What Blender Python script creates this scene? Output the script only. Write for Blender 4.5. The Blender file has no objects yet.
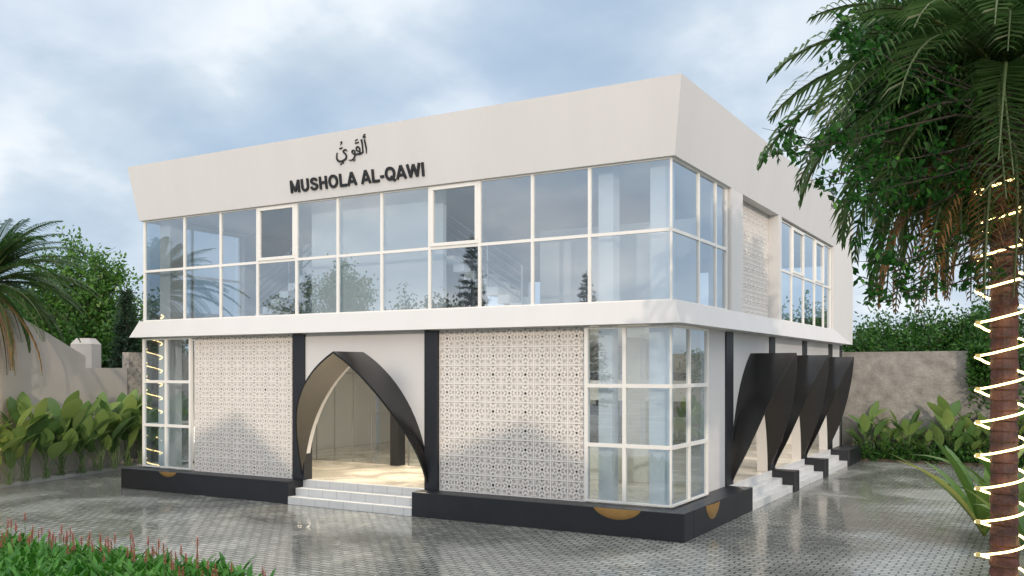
import bpy, bmesh, math, random
import numpy as np
from mathutils import Vector, Matrix, Euler
R = math.radians
random.seed(7)
scn = bpy.context.scene
COL = scn.collection

# ---------------------------------------------------------------- camera
YAW = R(30.237)
CAM = Vector((5.835, -15.652, 2.97))
cd = bpy.data.cameras.new('camera'); cam = bpy.data.objects.new('camera', cd); COL.objects.link(cam)
cam.location = CAM; cam.rotation_euler = (R(90), 0, YAW)
cd.sensor_width = 36; cd.lens = 36*923/1024; cd.shift_y = (370.5-288)/1024
cd.clip_end = 2000
scn.camera = cam
scn.render.resolution_x = 1024; scn.render.resolution_y = 576

# ---------------------------------------------------------------- light
SUN_EL, SUN_AZ = R(12), R(145)          # azimuth clockwise from +Y
w = bpy.data.worlds.new('World'); scn.world = w; w.use_nodes = True
nt = w.node_tree; nt.nodes.clear(); N = nt.nodes; L = nt.links
sky = N.new('ShaderNodeTexSky'); sky.sky_type = 'NISHITA'; sky.sun_disc = False
sky.sun_elevation = SUN_EL; sky.sun_rotation = SUN_AZ; sky.air_density = 1.0; sky.dust_density = 0.6
tc = N.new('ShaderNodeTexCoord'); sx = N.new('ShaderNodeSeparateXYZ'); L.new(tc.outputs['Generated'], sx.inputs[0])
def wmath(op, a, b=None):
    m = N.new('ShaderNodeMath'); m.operation = op
    for i, v in enumerate((a, b)):
        if v is None: continue
        if isinstance(v, (int, float)): m.inputs[i].default_value = v
        else: L.new(v, m.inputs[i])
    return m.outputs[0]
zz = wmath('ADD', wmath('ABSOLUTE', sx.outputs[2]), 0.38)
cx_ = N.new('ShaderNodeCombineXYZ'); L.new(wmath('DIVIDE', sx.outputs[0], zz), cx_.inputs[0]); L.new(wmath('DIVIDE', sx.outputs[1], zz), cx_.inputs[1])
cx_.inputs[2].default_value = 3.7
def wnoise(scale, det, rough, dist=0.0):
    n = N.new('ShaderNodeTexNoise'); n.inputs['Scale'].default_value = scale; n.inputs['Detail'].default_value = det
    n.inputs['Roughness'].default_value = rough; n.inputs['Distortion'].default_value = dist
    L.new(cx_.outputs[0], n.inputs['Vector']); return n.outputs['Fac']
def wramp(src, stops):
    r = N.new('ShaderNodeValToRGB'); L.new(src, r.inputs[0])
    e = r.color_ramp.elements
    while len(e) < len(stops): e.new(0.5)
    for i, (p, c) in enumerate(stops): e[i].position = p; e[i].color = (*c, 1)
    return r.outputs[0]
mask = wramp(wnoise(1.5, 7, 0.5, 0.0), [(0.30, (0, 0, 0)), (0.58, (1, 1, 1))])
ccol = wramp(wnoise(3.1, 9, 0.5, 0.1), [(0.34, (5.5, 6.7, 8.1)), (0.50, (7.3, 8.4, 9.5)), (0.60, (9.6, 10.3, 11.0))])
tint = N.new('ShaderNodeMix'); tint.data_type = 'RGBA'; tint.inputs[0].default_value = 0.7
L.new(sky.outputs[0], tint.inputs[6]); tint.inputs[7].default_value = (4.4, 6.2, 8.8, 1)
mx = N.new('ShaderNodeMix'); mx.data_type = 'RGBA'
L.new(mask, mx.inputs[0]); L.new(tint.outputs[2], mx.inputs[6]); L.new(ccol, mx.inputs[7])
zen = N.new('ShaderNodeMapRange'); zen.interpolation_type = 'SMOOTHSTEP'; L.new(sx.outputs[2], zen.inputs[0])
for i_, v_ in ((1, .36), (2, .85), (3, 0.0), (4, 1.45)): zen.inputs[i_].default_value = v_
dt = wmath('ADD', wmath('MULTIPLY', sx.outputs[0], .57), wmath('MULTIPLY', sx.outputs[1], -.82))
glow = N.new('ShaderNodeMapRange'); glow.interpolation_type = 'SMOOTHSTEP'; L.new(dt, glow.inputs[0])
for i_, v_ in ((1, -.2), (2, 1.0), (3, 0.0), (4, 1.0)): glow.inputs[i_].default_value = v_
extra = wmath('ADD', zen.outputs[0], glow.outputs[0]); gv = N.new('ShaderNodeCombineXYZ')
for i_, k_ in enumerate((1.20, 1.0, 0.84)): L.new(wmath('ADD', wmath('MULTIPLY', extra, k_), 1.0), gv.inputs[i_])
sc_ = N.new('ShaderNodeVectorMath'); sc_.operation = 'MULTIPLY'; L.new(mx.outputs[2], sc_.inputs[0]); L.new(gv.outputs[0], sc_.inputs[1])
bg = N.new('ShaderNodeBackground'); bg.inputs['Strength'].default_value = 0.095
L.new(sc_.outputs[0], bg.inputs['Color'])
wo = N.new('ShaderNodeOutputWorld'); L.new(bg.outputs[0], wo.inputs[0])
sd = bpy.data.lights.new('sun', 'SUN'); sd.energy = 1.7; sd.angle = R(0.8); sd.color = (1.0, 0.83, 0.66)
sun = bpy.data.objects.new('sun', sd); COL.objects.link(sun)
SV = Vector((math.sin(SUN_AZ)*math.cos(SUN_EL), math.cos(SUN_AZ)*math.cos(SUN_EL), math.sin(SUN_EL)))
sun.rotation_euler = SV.to_track_quat('Z', 'Y').to_euler()
scn.view_settings.view_transform = 'Standard'; scn.view_settings.look = 'None'
scn.view_settings.exposure = -0.02; scn.view_settings.gamma = 1

# ---------------------------------------------------------------- helpers
FW = Vector((-math.sin(YAW), math.cos(YAW), 0)); RT = Vector((math.cos(YAW), math.sin(YAW), 0))
def at(px, py, d):                       # a point seen at that pixel, d metres deep
    return CAM + (FW + RT*((px-512)/923) + Vector((0, 0, 1))*((370.5-py)/923))*d
def ground(px, d):
    p = at(px, 370, d); p.z = 0; return p

class MB:
    def __init__(s): s.v = []; s.f = []; s.m = []
    def face(s, pts, m=0):
        b = len(s.v); s.v += [tuple(p) for p in pts]; s.f.append(tuple(range(b, b+len(pts)))); s.m.append(m)
    def box(s, a, b, m=0):
        x0, x1 = sorted((a[0], b[0])); y0, y1 = sorted((a[1], b[1])); z0, z1 = sorted((a[2], b[2]))
        s.hexa([(x0,y0,z0),(x1,y0,z0),(x1,y1,z0),(x0,y1,z0),(x0,y0,z1),(x1,y0,z1),(x1,y1,z1),(x0,y1,z1)], m); return s
    def hexa(s, p, m=0):
        b = len(s.v); s.v += [tuple(q) for q in p]
        for q in ((0,3,2,1),(4,5,6,7),(0,1,5,4),(1,2,6,5),(2,3,7,6),(3,0,4,7)): s.f.append(tuple(b+i for i in q)); s.m.append(m)
    def tube(s, pts, rad, n=6, m=0, cap=True):
        pts = [Vector(p) for p in pts]; b = len(s.v); k = len(pts)
        if isinstance(rad, (int, float)): rad = [rad]*k
        up = Vector((0, 0, 1))
        for i, p in enumerate(pts):
            t = (pts[min(i+1, k-1)]-pts[max(i-1, 0)]).normalized()
            a = t.cross(up)
            if a.length < 0.05: a = t.cross(Vector((1, 0, 0)))
            a.normalize(); c = t.cross(a)
            for j in range(n):
                th = 2*math.pi*j/n; s.v.append(tuple(p+(a*math.cos(th)+c*math.sin(th))*rad[i]))
        for i in range(k-1):
            for j in range(n):
                j2 = (j+1) % n
                s.f.append((b+i*n+j, b+i*n+j2, b+(i+1)*n+j2, b+(i+1)*n+j)); s.m.append(m)
        if cap:
            s.f.append(tuple(b+j for j in range(n))[::-1]); s.m.append(m)
            s.f.append(tuple(b+(k-1)*n+j for j in range(n))); s.m.append(m)
        return s
    def build(s, name, mats, parent=None, smooth=False, bevel=0, merge=False, loc=None):
        me = bpy.data.meshes.new(name); me.from_pydata(s.v, [], s.f)
        if not isinstance(mats, (list, tuple)): mats = [mats]
        for mt in mats: me.materials.append(mt)
        if len(mats) > 1: me.polygons.foreach_set('material_index', s.m)
        if merge:
            bm = bmesh.new(); bm.from_mesh(me); bmesh.ops.remove_doubles(bm, verts=bm.verts, dist=1e-4)
            bmesh.ops.recalc_face_normals(bm, faces=bm.faces); bm.to_mesh(me); bm.free()
        if smooth: me.polygons.foreach_set('use_smooth', [True]*len(me.polygons))
        me.update()
        o = bpy.data.objects.new(name, me); COL.objects.link(o)
        if parent: o.parent = parent
        if loc is not None: o.location = loc
        if bevel:
            bv = o.modifiers.new('bevel', 'BEVEL'); bv.width = bevel; bv.segments = 2; bv.limit_method = 'ANGLE'
        return o
def tag(o, label=None, cat=None, group=None, kind=None):
    if label: o['label'] = label
    if cat: o['category'] = cat
    if group: o['group'] = group
    if kind: o['kind'] = kind
    return o
def empty(name, loc=(0, 0, 0), rz=0, **k):
    o = bpy.data.objects.new(name, None); COL.objects.link(o); o.location = loc; o.rotation_euler = (0, 0, rz); o.empty_display_size = 0.1
    return tag(o, **k)
def copy_tree(o, loc, rz=0, sc=1.0, label=None):
    r = o.copy(); COL.objects.link(r); r.location = loc; r.rotation_euler = (0, 0, rz); r.scale = (sc,)*3
    if label: r['label'] = label
    for ch in o.children:
        c = ch.copy(); COL.objects.link(c); c.parent = r
        for g in ch.children:
            d = g.copy(); COL.objects.link(d); d.parent = c
    return r

# ---------------------------------------------------------------- materials
def mat(name, col, rough=0.6, var=0.0, vscale=2.0, bump=0.0, bscale=40.0, metal=0.0, spec=0.5, streak=False):
    m = bpy.data.materials.new(name); m.use_nodes = True; t = m.node_tree; n = t.nodes; b = n['Principled BSDF']
    b.inputs['Base Color'].default_value = (*col, 1); b.inputs['Roughness'].default_value = rough
    b.inputs['Metallic'].default_value = metal; b.inputs['Specular IOR Level'].default_value = spec
    co = n.new('ShaderNodeTexCoord')
    if var:
        mp = n.new('ShaderNodeMapping'); t.links.new(co.outputs['Object'], mp.inputs[0])
        if streak: mp.inputs['Scale'].default_value = (1, 1, 0.15)
        no = n.new('ShaderNodeTexNoise'); no.inputs['Scale'].default_value = vscale; no.inputs['Detail'].default_value = 8
        no.inputs['Roughness'].default_value = 0.62
        t.links.new(mp.outputs[0], no.inputs['Vector'])
        r = n.new('ShaderNodeValToRGB'); t.links.new(no.outputs['Fac'], r.inputs[0])
        r.color_ramp.elements[0].position = 0.3; r.color_ramp.elements[1].position = 0.7
        r.color_ramp.elements[0].color = (*[c*(1-var) for c in col], 1); r.color_ramp.elements[1].color = (*[min(1, c*(1+var)) for c in col], 1)
        t.links.new(r.outputs[0], b.inputs['Base Color'])
    if bump:
        nb = n.new('ShaderNodeTexNoise'); nb.inputs['Scale'].default_value = bscale; nb.inputs['Detail'].default_value = 6
        t.links.new(co.outputs['Object'], nb.inputs['Vector'])
        bp = n.new('ShaderNodeBump'); bp.inputs['Strength'].default_value = bump; bp.inputs['Distance'].default_value = 0.02
        t.links.new(nb.outputs['Fac'], bp.inputs['Height']); t.links.new(bp.outputs[0], b.inputs['Normal'])
    return m
def leafmat(name, c1, c2, c3=None, rough=0.5, trans=0.3):
    m = bpy.data.materials.new(name); m.use_nodes = True; t = m.node_tree; n = t.nodes; b = n['Principled BSDF']
    g = n.new('ShaderNodeNewGeometry'); r = n.new('ShaderNodeValToRGB'); t.links.new(g.outputs['Random Per Island'], r.inputs[0])
    e = r.color_ramp.elements; e[0].color = (*c1, 1); e[1].color = (*c2, 1)
    if c3: x = e.new(0.93); x.color = (*c2, 1); e[2].color = (*c3, 1)
    b.inputs['Roughness'].default_value = rough; b.inputs['Specular IOR Level'].default_value = 0.25
    t.links.new(r.outputs[0], b.inputs['Base Color'])
    tr = n.new('ShaderNodeBsdfTranslucent'); t.links.new(r.outputs[0], tr.inputs[0])
    mxs = n.new('ShaderNodeMixShader'); mxs.inputs[0].default_value = trans
    t.links.new(b.outputs[0], mxs.inputs[1]); t.links.new(tr.outputs[0], mxs.inputs[2]); t.links.new(mxs.outputs[0], n['Material Output'].inputs[0])
    return m
def emis(name, col, s):
    m = bpy.data.materials.new(name); m.use_nodes = True; b = m.node_tree.nodes['Principled BSDF']
    b.inputs['Base Color'].default_value = (*col, 1); b.inputs['Emission Color'].default_value = (*col, 1); b.inputs['Emission Strength'].default_value = s
    return m
def glassmat(name, tintc, base):
    m = bpy.data.materials.new(name); m.use_nodes = True; t = m.node_tree; n = t.nodes; n.clear()
    lw = n.new('ShaderNodeLayerWeight'); lw.inputs['Blend'].default_value = 0.5
    p = n.new('ShaderNodeMath'); p.operation = 'POWER'; t.links.new(lw.outputs['Facing'], p.inputs[0]); p.inputs[1].default_value = 3.2
    q = n.new('ShaderNodeMath'); q.operation = 'MULTIPLY_ADD'; t.links.new(p.outputs[0], q.inputs[0]); q.inputs[1].default_value = 0.9; q.inputs[2].default_value = base
    tr = n.new('ShaderNodeBsdfTransparent'); tr.inputs[0].default_value = (*tintc, 1)
    gl = n.new('ShaderNodeBsdfGlossy'); gl.inputs['Roughness'].default_value = 0.0; gl.inputs['Color'].default_value = (0.90, 0.95, 1, 1)
    mxs = n.new('ShaderNodeMixShader'); t.links.new(q.outputs[0], mxs.inputs[0]); t.links.new(tr.outputs[0], mxs.inputs[1]); t.links.new(gl.outputs[0], mxs.inputs[2])
    o = n.new('ShaderNodeOutputMaterial'); t.links.new(mxs.outputs[0], o.inputs[0]); return m
def brickmat(name, c1, c2, mortar, bw, bh, ms, rough=(0.1, 0.4), bump=0.3, wetscale=0.35, axis='XY'):
    m = bpy.data.materials.new(name); m.use_nodes = True; t = m.node_tree; n = t.nodes; b = n['Principled BSDF']; l = t.links
    co = n.new('ShaderNodeTexCoord'); br = n.new('ShaderNodeTexBrick'); l.new(co.outputs['Object'], br.inputs['Vector'])
    br.inputs['Scale'].default_value = 1; br.inputs['Brick Width'].default_value = bw; br.inputs['Row Height'].default_value = bh
    br.inputs['Mortar Size'].default_value = ms; br.inputs['Mortar Smooth'].default_value = 0.4; br.inputs['Bias'].default_value = 0
    br.inputs['Color1'].default_value = (*c1, 1); br.inputs['Color2'].default_value = (*c2, 1); br.inputs['Mortar'].default_value = (*mortar, 1)
    no = n.new('ShaderNodeTexNoise'); no.inputs['Scale'].default_value = wetscale; no.inputs['Detail'].default_value = 5; no.inputs['Distortion'].default_value = 0.6
    l.new(co.outputs['Object'], no.inputs['Vector'])
    n2 = n.new('ShaderNodeTexNoise'); n2.inputs['Scale'].default_value = 14; n2.inputs['Detail'].default_value = 6; l.new(co.outputs['Object'], n2.inputs['Vector'])
    mr = n.new('ShaderNodeMapRange'); mr.inputs['From Min'].default_value = 0.4; mr.inputs['From Max'].default_value = 0.62
    mr.inputs['To Min'].default_value = rough[0]; mr.inputs['To Max'].default_value = rough[1]; l.new(no.outputs['Fac'], mr.inputs[0])
    l.new(mr.outputs[0], b.inputs['Roughness'])
    mr2 = n.new('ShaderNodeMapRange'); mr2.inputs['From Min'].default_value = 0.4; mr2.inputs['From Max'].default_value = 0.62
    mr2.inputs['To Min'].default_value = 0.72; mr2.inputs['To Max'].default_value = 1.12; l.new(no.outputs['Fac'], mr2.inputs[0])
    mr3 = n.new('ShaderNodeMapRange'); mr3.inputs['From Min'].default_value = 0.3; mr3.inputs['From Max'].default_value = 0.7
    mr3.inputs['To Min'].default_value = 0.8; mr3.inputs['To Max'].default_value = 1.15; l.new(n2.outputs['Fac'], mr3.inputs[0])
    mu = n.new('ShaderNodeMath'); mu.operation = 'MULTIPLY'; l.new(mr2.outputs[0], mu.inputs[0]); l.new(mr3.outputs[0], mu.inputs[1])
    vm = n.new('ShaderNodeVectorMath'); vm.operation = 'SCALE'; l.new(br.outputs['Color'], vm.inputs[0]); l.new(mu.outputs[0], vm.inputs['Scale'])
    l.new(vm.outputs[0], b.inputs['Base Color'])
    iv = n.new('ShaderNodeMath'); iv.operation = 'SUBTRACT'; iv.inputs[0].default_value = 1; l.new(br.outputs['Fac'], iv.inputs[1])
    ad = n.new('ShaderNodeMath'); ad.operation = 'MULTIPLY_ADD'; l.new(n2.outputs['Fac'], ad.inputs[0]); ad.inputs[1].default_value = 0.35; l.new(iv.outputs[0], ad.inputs[2])
    bp = n.new('ShaderNodeBump'); bp.inputs['Strength'].default_value = bump; bp.inputs['Distance'].default_value = 0.008
    l.new(ad.outputs[0], bp.inputs['Height']); l.new(bp.outputs[0], b.inputs['Normal'])
    b.inputs['Specular IOR Level'].default_value = 0.6
    return m
def jointmat(name, ax):
    m = mat(name, (0.60, 0.60, 0.595), 0.35, 0.05, 3.0); t = m.node_tree; n = t.nodes; b = n['Principled BSDF']
    co = n.new('ShaderNodeTexCoord'); se = n.new('ShaderNodeSeparateXYZ'); t.links.new(co.outputs['Object'], se.inputs[0])
    mo = n.new('ShaderNodeMath'); mo.operation = 'PINGPONG'; t.links.new(se.outputs[ax], mo.inputs[0]); mo.inputs[1].default_value = .2
    lt = n.new('ShaderNodeMath'); lt.operation = 'LESS_THAN'; t.links.new(mo.outputs[0], lt.inputs[0]); lt.inputs[1].default_value = .006
    mi = n.new('ShaderNodeMix'); mi.data_type = 'RGBA'; t.links.new(lt.outputs[0], mi.inputs[0])
    t.links.new(b.inputs['Base Color'].links[0].from_socket, mi.inputs[6]); mi.inputs[7].default_value = (.36, .36, .35, 1); t.links.new(mi.outputs[2], b.inputs['Base Color'])
    return m
M = dict(
    white=mat('white plaster', (0.585, 0.572, 0.558), 0.7, 0.025, 1.2, 0.06, 60, streak=True),
    inner=mat('interior plaster', (0.78, 0.77, 0.74), 0.75, 0.03, 1.5),
    frame=mat('white window frame', (0.74, 0.72, 0.68), 0.4),
    dark=mat('charcoal paint', (0.011, 0.0125, 0.017), 0.42, 0.2, 3.0, 0.04, 50),
    hood=mat('charcoal metal cladding', (0.011, 0.0107, 0.011), 0.24, 0.12, 2.0, 0.02, 8),
    screen=mat('cast stone screen', (0.72, 0.685, 0.645), 0.75, 0.05, 5.0, 0.1, 80),
    screenback=mat('shaded screen backing', (0.42, 0.395, 0.36), 0.85),  # backing tone darkened to stand for shade inside the perforations
    hole=mat('painted dark opening', (0.02, 0.02, 0.02), 0.9),  # near-black colour painted in for the dark inside openings
    step=jointmat('pale step tiles', 0), stepside=jointmat('pale step tiles side', 1),
    floor=brickmat('cream floor tiles', (0.74, 0.69, 0.60), (0.72, 0.67, 0.58), (0.55, 0.5, 0.43), 0.6, 0.6, 0.004, (0.12, 0.25), 0.03, 1.0),
    glass=glassmat('window glass', (0.68, 0.75, 0.81), 0.30),
    bayglass=glassmat('bay glass', (0.70, 0.79, 0.86), 0.17),
    doorglass=glassmat('door glass', (0.72, 0.78, 0.80), 0.2),
    gold=mat('gold plinth glow', (0.45, 0.26, 0.09), 0.4, 0.1, 9, metal=0.6),  # gold tone standing for warm light on the plinth
    letters=mat('black lettering', (0.012, 0.012, 0.014), 0.4),
    rail=mat('grey railing metal', (0.22, 0.23, 0.24), 0.4, metal=0.5),
    paver=brickmat('wet block pavers', (0.38, 0.38, 0.345), (0.26, 0.265, 0.24), (0.04, 0.044, 0.04), 0.23, 0.125, 0.016, (0.05, 0.30), 0.5, 0.38),
    kerb=mat('pale kerb concrete', (0.42, 0.42, 0.40), 0.7, 0.15, 3, 0.2, 30),
    cream=mat('beige rendered wall', (0.47, 0.425, 0.385), 0.8, 0.06, 0.9, 0.12, 50),
    stone=mat('rough pebbledash', (0.30, 0.27, 0.235), 0.9, 0.5, 9, 1.0, 16),
    conc=mat('stained rough concrete', (0.25, 0.235, 0.215), 0.9, 0.34, 2.6, 1.0, 14),
    soil=mat('dark garden soil', (0.07, 0.055, 0.04), 0.95, 0.4, 6, 0.6, 20),
    bark=mat('grey brown bark', (0.04, 0.033, 0.024), 0.9, 0.35, 6, 0.8, 25),
    palmbark=mat('red brown palm bark', (0.055, 0.018, 0.012), 0.6, 0.75, 6, 1.0, 18),
    tree1=leafmat('light tree leaves', (0.030, 0.10, 0.014), (0.09, 0.20, 0.030), (0.22, 0.30, 0.10)),
    tree2=leafmat('dark tree leaves', (0.012, 0.055, 0.008), (0.045, 0.13, 0.018), (0.11, 0.20, 0.04)),
    fore=leafmat('overhang leaves', (0.008, 0.050, 0.006), (0.024, 0.115, 0.012), (0.10, 0.26, 0.03), 0.5, 0.35),
    conif=leafmat('conifer needles', (0.02, 0.045, 0.025), (0.035, 0.07, 0.035), None, 0.6, 0.1),
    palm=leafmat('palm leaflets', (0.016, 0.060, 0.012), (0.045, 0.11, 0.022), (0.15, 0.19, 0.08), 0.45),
    palmlit=leafmat('highlit palm leaflets', (0.03, 0.08, 0.018), (0.09, 0.155, 0.05), (0.27, 0.29, 0.17), 0.4, 0.35),  # leaflet colours brightened to carry grey-green highlights
    palmdry=leafmat('dry palm leaflets', (0.16, 0.085, 0.03), (0.30, 0.17, 0.07), None, 0.7, 0.2),
    broad=leafmat('broad leaves', (0.07, 0.17, 0.05), (0.27, 0.36, 0.10), (0.42, 0.42, 0.10), 0.33, 0.3),
    spear=leafmat('yellow green blades', (0.05, 0.13, 0.025), (0.17, 0.25, 0.05), (0.5, 0.48, 0.12), 0.33, 0.3),
    bed=leafmat('bed blades', (0.035, 0.15, 0.018), (0.09, 0.27, 0.03), (0.30, 0.45, 0.12), 0.35, 0.3),
    flower=leafmat('red florets', (0.50, 0.09, 0.09), (0.62, 0.20, 0.18), (0.6, 0.28, 0.2), 0.6, 0.2),
    rachis=mat('palm rachis', (0.05, 0.075, 0.02), 0.6),
    stem=mat('green stem', (0.10, 0.17, 0.05), 0.6),
    rope=emis('lit rope light', (1.0, 0.72, 0.30), 7.0),
    hook=mat('rope clip', (0.7, 0.55, 0.2), 0.5),
    lamp=emis('lit lamp glass', (1.0, 0.93, 0.8), 9.0),
    house=mat('neighbour plaster', (0.55, 0.50, 0.44), 0.8, 0.08, 1.0),
    roof=mat('neighbour roof tiles', (0.26, 0.10, 0.07), 0.8, 0.3, 3.0, 0.6, 12),
)

# ---------------------------------------------------------------- ground
g = MB(); g.face([(-150, -150, 0), (150, -150, 0), (150, 150, 0), (-150, 150, 0)])
tag(g.build('ground', M['paver']), kind='structure')
k = MB(); pts_o = [(-16.2, -5.0), (-17.15, -1.66), (-18.35, 3.0), (-18.6, 16.4)]; pts_i = [(-18.0, -5.0), (-18.4, -1.66), (-19.4, 3.0), (-19.6, 17)]
for i in range(3):
    a, b_, c, d = pts_o[i], pts_o[i+1], pts_i[i+1], pts_i[i]
    k.hexa([(*a, 0), (*b_, 0), (*c, 0), (*d, 0), (*a, .10), (*b_, .10), (*c, .10), (*d, .10)])
tag(k.build('kerb', M['kerb']), kind='structure')
so = MB(); so.box((-18.0, 16.45, 0), (14, 16.98, .08)); tag(so.build('planting_strip', M['soil']), kind='structure')
so = MB(); so.face([(-9.5, -9.6, .03), (-2.3, -9.6, .03), (-2.4, -7.1, .03), (-9.5, -7.3, .03)]); tag(so.build('flower_bed_soil', M['soil']), kind='structure')

# ---------------------------------------------------------------- building
B = empty('mosque_building', (0, 0, 0), label='two storey white prayer hall with glass bands, black arched porches and a raised dark plinth', cat='building')
XW, YB = -14.14, 15.9
RX = -0.15                                # ground floor right wall plane
cols_y = [(3.63, 4.14), (7.2, 7.68), (10.72, 11.2), (14.25, 14.73), (16.0, 16.3)]
# plinth (with notches for the steps)
OX = 0.40; OY = -0.44
def plin(name, *boxes):
    p = MB()
    for a, b_ in boxes: p.box(a, b_)
    p.build(name, M['dark'], B, bevel=.012)
plin('plinth', ((-14.5, OY, 0), (-8.8, 0.05, .5))); plin('plinth', ((-5.4, OY, 0), (OX, 0.05, .5))); plin('plinth', ((-14.5, 0.05, 0), (-13.8, 16.3, .5))); plin('plinth', ((RX, 0.05, 0), (OX, 3.8, .5)))
for (a, b_) in ((7.3, 7.75), (10.8, 11.25), (14.35, 16.35)): plin('plinth', ((RX, a, 0), (OX+.06, b_, .5)))
# slabs
s = MB(); s.box((-13.8, .2, .02), (RX-.001, 16.3, .498)); s.build('ground_floor', M['floor'], B)
s = MB(); s.box((-14.0, .12, 3.84), (-.12, 15.8, 4.19)); s.build('upper_floor', M['inner'], B)
s = MB(); s.box((-14.05, .12, 6.86), (-.1, 15.6, 7.1)); s.build('roof', M['white'], B)
# steps
for k_ in range(3):
    y = OY+.24*k_
    s = MB(); s.box((-8.798, y, 0), (-5.402, .2+.003*k_, .1667*(k_+1)-(.0 if k_ < 2 else .001)))
    s.build('entrance_step', M['step'], B, bevel=.006)
for (a, b_) in ((3.802, 7.298), (7.752, 10.798), (11.252, 14.348)):
    for k_ in range(3):
        x = OX-.25*k_
        s = MB(); s.box((RX-.003*k_, a, 0), (x, b_, .1667*(k_+1)-(.0 if k_ < 2 else .001)))
        s.build('entrance_step', M['stepside'], B, bevel=.006)
# arch profile
AZ = [0.5, .7, 1.0, 1.36, 1.73, 2.03, 2.33, 2.64, 2.94, 3.17, 3.37]
AH = [1.745, 1.74, 1.72, 1.67, 1.53, 1.385, 1.20, .975, .71, .41, 0.0]
DZ = [.5, .7, 1.2, 1.7, 2.2, 2.62, 3.07, 3.37]
DD = [0, .05, .23, .46, .71, .86, .95, .96]
SZ = [.5, .7, 1.2, 1.7, 2.2, 2.86, 3.37]; SD = [0, .08, .32, .52, .69, .90, 1.06]
def hw(z, sc=1): return float(np.interp(z, AZ, AH))*sc
def dz(z): return float(np.interp(z, DZ, DD))
zs = list(np.linspace(.5, 3.37, 44))
def smooth(vals, n=2):
    v = list(vals)
    for _ in range(n): v = [v[0]]+[(v[i-1]+2*v[i]+v[i+1])/4 for i in range(1, len(v)-1)]+[v[-1]]
    return v
RO = 3.2327; HW = [math.sqrt(max(0, RO*RO-(z-.5)**2))-(RO-1.745) for z in zs]; HW[-1] = 0.0
HD = smooth([dz(z) for z in zs], 6); HS = smooth([float(np.interp(z, SZ, SD)) for z in zs], 6)
def hood(c, axis, sc, dsc, plane):
    """curved shell; axis 'x': arch spans X and projects to -Y, 'y': spans Y and projects to +X"""
    def P(u, out, z): return (c+u, plane-out, z) if axis == 'x' else (plane+out, c+u, z)
    m = MB(); t = .045; DP = HD if axis == 'x' else HS
    path = [(-h*sc, d*dsc, z) for h, d, z in zip(HW, DP, zs)]+[(h*sc, d*dsc, z) for h, d, z in list(zip(HW, DP, zs))[::-1][1:]]
    n = len(path)
    def inner(i):
        a = path[max(i-1, 0)]; b_ = path[min(i+1, n-1)]; tx, tz = b_[0]-a[0], b_[2]-a[2]; l = math.hypot(tx, tz) or 1
        u, d, z = path[i]; return (u+t*tz/l, d, z-t*tx/l)
    rows = []
    for i in range(n):
        u, d, z = path[i]; ui, di, zi = inner(i)
        rows.append([P(u, 0, z), P(u, d*.5, z), P(u, d+.02, z), P(ui, d+.02, zi), P(ui, d*.5, zi), P(ui, 0, zi)])
    base = len(m.v)
    for r_ in rows: m.v += r_
    for i in range(n-1):
        for j in range(5):
            m.f.append((base+i*6+j, base+i*6+j+1, base+(i+1)*6+j+1, base+(i+1)*6+j)); m.m.append(0)
    o = m.build('arch_hood', M['hood'], B, merge=True)
    o.data.polygons.foreach_set('use_smooth', [True]*len(o.data.polygons))
    e = o.modifiers.new('split', 'EDGE_SPLIT'); e.split_angle = R(35)
    return o
def arch_wall(c, axis, sc, lo, hi, plane, thick=.25, zt=3.81):
    def P(u, inn, z): return (u, plane+inn, z) if axis == 'x' else (plane-inn, u, z)
    m = MB()
    left = [(c-h*sc+.02, z) for h, z in zip(HW, zs)]; right = [(c+h*sc-.02, z) for h, z in zip(HW, zs)][::-1]
    cur = left+right[1:]
    cur = [(min(max(u, lo+.002), hi-.002), z) for u, z in cur]
    for inn in (0, thick):
        for i in range(len(left)-1):       # left side strips
            (u0, z0), (u1, z1) = left[i], left[i+1]
            u0 = max(u0, lo+.002); u1 = max(u1, lo+.002)
            m.face([P(lo, inn, z0), P(u0, inn, z0), P(u1, inn, z1), P(lo, inn, z1)])
            r0 = min(2*c-left[i][0], hi-.002); r1 = min(2*c-left[i+1][0], hi-.002)
            m.face([P(r0, inn, z0), P(hi, inn, z0), P(hi, inn, z1), P(r1, inn, z1)])
        m.face([P(lo, inn, zs[-1]), P(hi, inn, zs[-1]), P(hi, inn, zt), P(lo, inn, zt)])
    for i in range(len(cur)-1):
        (u0, z0), (u1, z1) = cur[i], cur[i+1]
        m.face([P(u0, 0, z0), P(u0, thick, z0), P(u1, thick, z1), P(u1, 0, z1)])
    for u in (lo, hi): m.face([P(u, 0, .5), P(u, thick, .5), P(u, thick, zt), P(u, 0, zt)])
    return m.build('arched_wall', M['white'], B)
arch_wall(-7.03, 'x', 1, -8.72, -5.36, .02, .15)
hood(-7.03, 'x', 1, 1, .019)
for i in range(3):
    lo, hi = cols_y[i][1]-.02, cols_y[i+1][0]+.02; c = (lo+hi)/2
    arch_wall(c-.10, 'y', .86, lo, hi, RX)
    hood(c-.10, 'y', .885, .97, RX+.001)
# black columns
for (a, b_) in ((-9.06, -8.70), (-5.38, -5.05)):
    MB().box((a, -.03, .5), (b_, .24, 3.80)).build('black_column', M['dark'], B, bevel=.008)
for (a, b_) in cols_y:
    MB().box((RX-.24, a, .5), (RX+.035, b_, 3.80)).build('black_column', M['dark'], B, bevel=.008)
# plain ground floor walls
m = MB(); m.box((RX-.2, 2.04, .5), (RX, 3.63, 3.81)); m.build('side_wall', M['white'], B)
m = MB(); m.box((RX-.2, 14.73, .5), (RX, 16.0, 3.81)); m.build('side_wall', M['white'], B)
m = MB()
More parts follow.
